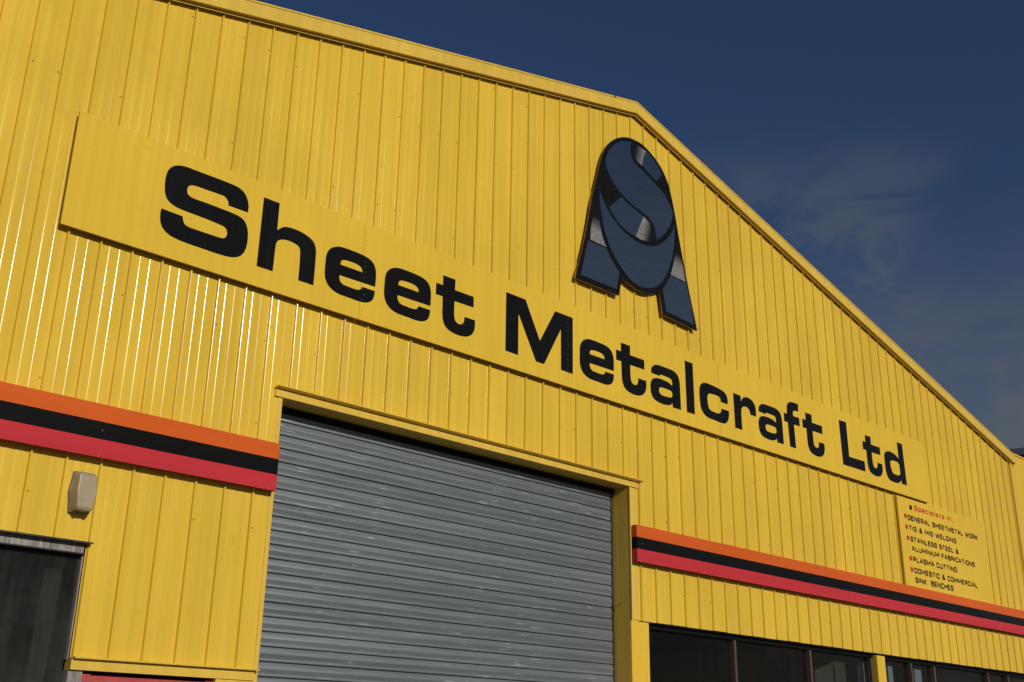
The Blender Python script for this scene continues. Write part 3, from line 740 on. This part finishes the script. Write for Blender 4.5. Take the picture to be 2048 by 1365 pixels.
# folded tray behind the sheets
a, b = SX[0] + .0008, SX[-1] - .0008
def traybar(x0, x1, zf0, zf1, yb=-.036):
    v = [(x0, -.0515, zf0(x0)), (x1, -.0515, zf0(x1)), (x1, -.0515, zf1(x1)), (x0, -.0515, zf1(x0))]
    v += [(x, yb, z) for x, _, z in v]
    fix_normals(obj('tray_rail', v, [(0, 1, 2, 3), (7, 6, 5, 4), (0, 4, 5, 1), (1, 5, 6, 2), (2, 6, 7, 3), (3, 7, 4, 0)], M_TRIM, SG))
traybar(a, b, lambda x: sb(x) + .0008, lambda x: sb(x) + .0035, -.040)
traybar(a, b, lambda x: stp(x) - .05, lambda x: stp(x) - .0008)
traybar(a, a + .004, lambda x: sb(x) + .0045, lambda x: stp(x) - .052)
traybar(b - .004, b, lambda x: sb(x) + .0045, lambda x: stp(x) - .052)
for j in range(1, 5): traybar(SX[j] - .04, SX[j] + .04, lambda x: sb(x) + .052, lambda x: stp(x) - .052, -.0178)
LETTERS = [('S', 0, 0), ('h', 0, 0), ('e', 0, 0), ('e', .523, .003), ('t', 0, 0), ('M', 0, 0), ('e', 2.628, .004), ('t', 2.092, .003), ('a', 0, 0), ('l', 0, 0), ('c', 0, 0), ('r', 0, 0),
           ('a', 1.705, .005), ('f', 0, 0), ('t', 5.094, .008), ('L', 0, 0), ('t', 6.336, .011), ('d', 0, 0)]
for ch, dx, dz in LETTERS:
    loops = [smooth_loop([(p[0] + dx, p[1] + dz) + tuple(p[2:]) for p in l]) for l in GLYPH[ch]]
    plate(MB(), loops, SY - .0022, SY - .0012).obj('letter', M_BLACK, SG)
mb = MB()
for j, x in enumerate(SX[1:-1]):
    z = sb(x) + .03; q = 0
    while z < stp(x) - .02:
        mb.cyl((x + (.017 if q % 2 else .031) + random.uniform(-.002, .002), SY - .001, z), (0, -1, 0), .0036, .0026, 7, .0024)
        z += .042 + random.uniform(-.006, .006); q += 1
tag(mb.obj('rivets', M_RIVET, SG), kind='stuff')

# ------------------------------------------------------------------ logo sign
LGO = empty('logo_sign', (5.22, -.03, 5.49), 'black and polished steel logo sign, curled S inside a letter A, near the apex', 'sign')
LY = -.056
bl = smooth_loop(LOGO['backing'])
plate(MB(), [bl], LY, LY + .004).obj('backing', M_BLACK, LGO)
def inset(loop, d):
    """shrink a polyline inwards by d"""
    n = len(loop); ar = sum(loop[i].x * loop[(i + 1) % n].y - loop[(i + 1) % n].x * loop[i].y for i in range(n))
    s_ = 1 if ar > 0 else -1; out_ = []
    for i in range(n):
        t_ = (loop[(i + 1) % n] - loop[i - 1])
        if t_.length < 1e-9: out_.append(loop[i]); continue
        t_.normalize(); out_.append(loop[i] + Vector((-t_.y, t_.x)) * d * s_)
    return out_
plate(MB(), [inset(bl, .004)], LY + .0045, LY + .022).obj('edge_board', M_RETURN, LGO)
for zq in (5.95, 6.75): MB().box(4.95, 5.45, LY + .0225, -.0178, zq, zq + .08).obj('mounting_batten', M_DARKTRIM, LGO)
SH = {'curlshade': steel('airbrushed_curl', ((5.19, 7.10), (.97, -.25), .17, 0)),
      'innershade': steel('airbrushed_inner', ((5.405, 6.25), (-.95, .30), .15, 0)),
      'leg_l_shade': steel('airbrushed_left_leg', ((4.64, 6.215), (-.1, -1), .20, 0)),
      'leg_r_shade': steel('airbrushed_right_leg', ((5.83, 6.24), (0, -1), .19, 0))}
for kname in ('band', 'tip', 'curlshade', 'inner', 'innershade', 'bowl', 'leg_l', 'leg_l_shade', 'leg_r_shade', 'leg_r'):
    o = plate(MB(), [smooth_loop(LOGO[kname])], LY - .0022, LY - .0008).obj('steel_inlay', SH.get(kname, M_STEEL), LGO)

# ------------------------------------------------------------------ services board
SV = empty('services_board', (10.9, -.03, 3.45), 'smaller yellow board listing sheetmetal services under the right end of the sign', 'sign')
TY = -.040
bx = [(9.825, 4.478), (12.12, 4.488), (12.09, 3.448), (9.825, 3.448)]
v = [(x, TY, z) for x, z in bx] + [(x, -.0178, z) for x, z in bx]
fix_normals(obj('panel', v, [(0, 1, 2, 3), (7, 6, 5, 4), (0, 4, 5, 1), (1, 5, 6, 2), (2, 6, 7, 3), (3, 7, 4, 0)], M_YEL, SV))
FONT = {'A': [[(0, 0), (.44, 1), (.56, 1), (1, 0)], [(.2, .30), (.8, .30)]], 'B': [[(0, 0), (0, 1), (.82, 1), (.97, .88), (.97, .64), (.84, .52), (0, .52)], [(.8, .52), (1, .40), (1, .12), (.85, 0), (0, 0)]],
        'C': [[(1, .70), (1, .86), (.86, 1), (.14, 1), (0, .86), (0, .14), (.14, 0), (.86, 0), (1, .14), (1, .30)]], 'D': [[(0, .5), (0, 1), (.82, 1), (1, .82), (1, .18), (.82, 0), (0, 0), (0, .5)]],
        'E': [[(1, 1), (0, 1), (0, 0), (1, 0)], [(0, .52), (.92, .52)]], 'F': [[(1, 1), (0, 1), (0, 0)], [(0, .48), (.9, .48)]],
        'G': [[(1, .72), (1, .86), (.86, 1), (.14, 1), (0, .86), (0, .14), (.14, 0), (.86, 0), (1, .14), (1, .48), (.55, .48)]], 'H': [[(0, 0), (0, 1)], [(1, 0), (1, 1)], [(0, .52), (1, .52)]],
        'I': [[(0, 0), (0, 1)]], 'K': [[(0, 0), (0, 1)], [(1, 1), (.14, .50), (1, 0)]], 'L': [[(0, 1), (0, 0), (1, 0)]], 'M': [[(0, 0), (0, 1), (.5, .22), (1, 1), (1, 0)]], 'N': [[(0, 0), (0, 1), (1, 0), (1, 1)]],
        'O': [[(0, .5), (0, .86), (.14, 1), (.86, 1), (1, .86), (1, .14), (.86, 0), (.14, 0), (0, .14), (0, .5)]], 'P': [[(0, 0), (0, 1), (.86, 1), (1, .87), (1, .57), (.86, .44), (0, .44)]],
        'R': [[(0, 0), (0, 1), (.86, 1), (1, .87), (1, .57), (.86, .44), (0, .44)], [(.6, .44), (1, 0)]], 'S': [[(1, .72), (1, .87), (.86, 1), (.14, 1), (0, .87), (0, .66), (.14, .54), (.86, .48), (1, .36), (1, .13), (.86, 0), (.14, 0), (0, .13), (0, .28)]],
        'T': [[(.5, 0), (.5, 1)], [(0, 1), (1, 1)]], 'U': [[(0, 1), (0, .15), (.15, 0), (.85, 0), (1, .15), (1, 1)]], 'W': [[(0, 1), (.25, 0), (.5, .85), (.75, 0), (1, 1)]],
        '&': [[(1, 0), (.25, .62), (.16, .8), (.3, 1), (.62, 1), (.76, .84), (.66, .64), (.1, .42), (0, .16), (.15, 0), (.68, 0), (.98, .42)]]}
FONT.update({'l': [[(0, 0), (0, 1)]], 'i': [[(0, 0), (0, .72)], [(0, .88), (0, 1)]], 'p': [[(0, -.28), (0, .70)], [(0, .62), (.3, .72), (.8, .72), (1, .55), (1, .17), (.8, 0), (.3, 0), (0, .1)]],
  'e': [[(0, .38), (1, .38), (1, .55), (.8, .72), (.2, .72), (0, .55), (0, .17), (.2, 0), (.8, 0), (.96, .14)]], 'c': [[(1, .52), (.8, .72), (.2, .72), (0, .55), (0, .17), (.2, 0), (.8, 0), (1, .2)]],
  'a': [[(.08, .6), (.25, .72), (.75, .72), (.92, .58), (.92, 0)], [(.92, .42), (.2, .40), (0, .27), (0, .12), (.15, 0), (.6, 0), (.92, .16)]], 's': [[(.95, .56), (.78, .72), (.2, .72), (.04, .58), (.2, .40), (.8, .33), (1, .18), (.8, 0), (.2, 0), (0, .16)]],
  't': [[(.4, .95), (.4, .14), (.6, 0), (.95, .02)], [(0, .70), (.95, .70)]], 'n': [[(0, 0), (0, .72)], [(0, .55), (.3, .72), (.75, .72), (1, .55), (1, 0)]], '.': [[(0, -.02), (0, .14)]]})
GW = {'l': 0.0, 'i': 0.0, '.': 0.0, 't': .32, 'c': .46, 's': .44, 'e': .5, 'a': .5, 'n': .48, 'p': .5, 'I': 0.0, 'M': .84, 'W': 1.0, '&': .72, 'T': .60, 'E': .54, 'L': .52, 'F': .52}
def stroke(mb, pts, t, y):
    """ribbon of width t along a polyline, mitred"""
    n = len(pts); L_, R_ = [], []
    for i in range(n):
        d_ = []
        if i > 0: d_.append((pts[i] - pts[i - 1]).normalized())
        if i < n - 1: d_.append((pts[i + 1] - pts[i]).normalized())
        tn = (d_[0] + d_[-1]).normalized(); nm = Vector((-tn.y, tn.x))
        k_ = 1 / max(.45, nm.dot(Vector((-d_[0].y, d_[0].x))))
        e_ = Vector((0, 0))
        L_.append(pts[i] + nm * t * .5 * k_); R_.append(pts[i] - nm * t * .5 * k_)
    v = [(p.x, y, p.y) for p in L_] + [(p.x, y, p.y) for p in R_]
    mb.add(v, [(i, n + i, n + i + 1, i + 1) for i in range(n - 1)])
def caps(body, x0, z0, x1, z1, caph, mat, slant=0.0, wt=.25, gap=.32):
    t = caph * wt
    pos, x = [], 0.0
    for ch in body:
        if ch == ' ': x += .52; continue
        g_ = GW.get(ch, .62); pos.append((ch, x, g_)); x += g_ + gap
    tot = pos[-1][1] + pos[-1][2]
    sx = (x1 - x0 - t) / tot; ch_ = caph - t
    word, last, wi = MB(), None, 0
    for q, (ch, px_, g_) in enumerate(pos):
        if last is not None and px_ - last > gap + .35:
            word.obj('word', mat, SV); word = MB()
        for si, st_ in enumerate(FONT[ch]):
            pts = []
            for a_, c_ in st_:
                xx = x0 + t / 2 + (px_ + a_ * g_) * sx + slant * c_ * ch_
                pts.append(Vector((xx, z0 + (z1 - z0) * (xx - x0) / (x1 - x0) + t / 2 + c_ * ch_)))
            stroke(word, pts, t, TY - .0012 - .0003 * si)
        last = px_ + g_
    word.obj('word', mat, SV)
TEXTS = [('Specialists in...', 10.2177, 4.3545, 11.2567, 4.362, 0.0681), ('GENERAL SHEETMETAL WORK', 10.0323, 4.2175, 11.8599, 4.2223, 0.0646), ('TIG & MIG WELDING', 10.041, 4.0971, 11.2315, 4.0983, 0.0625),
         ('STAINLESS STEEL &', 10.0478, 3.9691, 11.2636, 3.9712, 0.0625), ('ALUMINIUM FABRICATIONS', 10.0588, 3.8607, 11.6731, 3.8628, 0.0625), ('PLASMA CUTTING', 10.0578, 3.731, 11.1556, 3.7357, 0.066),
         ('DOMESTIC & COMMERCIAL', 10.0599, 3.6058, 11.6756, 3.6045, 0.064), ('SINK  BENCHES', 10.0586, 3.4968, 11.0017, 3.498, 0.066)]
for i, tx in enumerate(TEXTS):
    if i == 0: caps(*tx, M_RED_TXT, 0.22, .22, .32)
    else: caps(*tx, M_BLACK)
for x, z in ((9.9826, 4.2589), (9.985, 4.1307), (9.9898, 4.0037), (10.0033, 3.7696), (10.0024, 3.6408)):
    plate(MB(), [[Vector((x + .034 * math.cos(a_ * math.pi / 10), z + .029 * math.sin(a_ * math.pi / 10))) for a_ in range(20)]], TY - .0016, TY - .0006).obj('bullet', M_RED_TXT, SV)
plate(MB(), [[Vector((10.104, 4.351)), Vector((10.166, 4.355)), Vector((10.168, 4.409)), Vector((10.106, 4.406))]], TY - .0016, TY - .0006).obj('square_mark', M_BLACK, SV)
mb = MB()
for x, z in ((9.86, 4.45), (10.95, 4.462), (12.03, 4.468), (9.86, 3.48), (10.95, 3.47), (12.03, 3.47), (11.55, 4.466)):
    mb.cyl((x, TY - .0004, z), (0, -1, 0), .006, .003, 7, .004)
tag(mb.obj('rivets', M_RIVET, SV), kind='stuff')

# ------------------------------------------------------------------ striped fascias
def fascia(label, x0, x1, zt, hts, y, seams):
    st = empty('striped_fascia', ((x0 + x1) / 2, y, zt - sum(hts)), label, 'fascia', 'orange, black and crimson fascia strips')
    z = zt
    for nm, mat, h in zip(('orange_band', 'black_band', 'crimson_band'), (M_ORANGE, M_BAND_BLACK, M_CRIMSON), hts):
        e = [x0] + [s for s in seams if x0 < s < x1] + [x1]
        for a, b in zip(e, e[1:]):
            o = MB().box(a + (.0006 if a != x0 else 0), b - (.0006 if b != x1 else 0), y, y + .004, z - h + .0004, z - .0004).obj('band', mat, st)
            if nm == 'orange_band': o['label'] = 'orange stripe'
            if nm == 'black_band': o['label'] = 'black stripe'
            if nm == 'crimson_band': o['label'] = 'crimson stripe'
        for xe in (x0, x1 - .004):
            MB().box(xe + .0003, xe + .0037, y + .0043, -.0178, z - h + .0004, z - .0004).obj('end_cap', mat, st)
        z -= h
    MB().box(x0 + .004, x1 - .004, y + .0043, -.0178, zt - .0036, zt - .0006).obj('top_return', M_ORANGE, st)
    for q in range(12):
        xq = x0 + .05 + (x1 - x0 - .1) * q / 11
        MB().box(xq - .015, xq + .015, y + .0043, -.0178, zt - sum(hts) + .06, zt - .01).obj('bracket', M_DARKTRIM, st)
    m2 = MB()
    z1, z2, z3 = zt - .012, zt - hts[0] - hts[1] * .5, zt - sum(hts) + .014
    x = x1 - .04
    while x > x0:
        for zq in (z1, z3) if int(x * 10) % 3 else (z2, z3):
            m2.cyl((x + random.uniform(-.02, .02), y + .0003, zq), (0, -1, 0), .0042, .0026, 7, .0030)
        x -= 1.15
    tag(m2.obj('screws', M_RIVET, st), kind='stuff')
fascia('striped orange, black and crimson fascia left of the roller door', XL, 7.63 * S, zz(-5.265), (.1035, .1015, .106), -.070, (-1.6,))
fascia('striped orange, black and crimson fascia right of the roller door', 25.40 * S, XR - .02, zz(-5.295), (.1035, .099, .110), -.070, (9.93,))

# ------------------------------------------------------------------ bulkhead lamp
WLM = empty('wall_light', (1.53 * S, 0, zz(-8.43)), 'aged cream bulkhead lamp on the cladding above the left window', 'lamp')
def lampbody():
    # levels from bottom to top: half width and projection; the front face is narrower than the base
    xc = 1.535 * S
    lv = [(0, .052, .058), (.018, .057, .070), (.112, .067, .072), (.205, .060, .058), (.222, .054, .034)]
    zb = zz(-8.40)
    v = []; f = []
    for h, hw, pr in lv:
        v += [(xc - hw, -.030, zb + h), (xc - hw + .012, -.026 - pr, zb + h), (xc + hw - .012, -.026 - pr, zb + h), (xc + hw, -.030, zb + h)]
    for i in range(len(lv) - 1):
        for j in range(3): f.append((i * 4 + j, i * 4 + j + 1, i * 4 + j + 5, i * 4 + j + 4))
        f.append((i * 4 + 3, i * 4, i * 4 + 4, i * 4 + 7))
    f.append((0, 1, 2, 3)); n = 4 * (len(lv) - 1); f.append((n + 3, n + 2, n + 1, n))
    o = fix_normals(obj('diffuser', v, f, M_OPAL, WLM))
    md = o.modifiers.new('bevel', 'BEVEL'); md.width = .006; md.segments = 3; md.limit_method = 'ANGLE'; md.angle_limit = .35
    # base tray: same outline, a little larger
    bp_ = [Vector((xc - (.052 + .004), zb - .004)), Vector((xc + .056, zb - .004)), Vector((xc + .071, zb + .112)), Vector((xc + .058, zb + .226)), Vector((xc - .058, zb + .226)), Vector((xc - .071, zb + .112))]
    plate(MB(), [bp_], -.0295, -.0015).obj('base_tray', M_GALVHEAD, WLM)
    mb_ = MB()
    for sx in (-.03, .03): mb_.box(xc + sx - .006, xc + sx + .006, -.075, -.062, zb - .007, zb + .003)
    mb_.obj('clip', M_DARKTRIM, WLM)
lampbody()
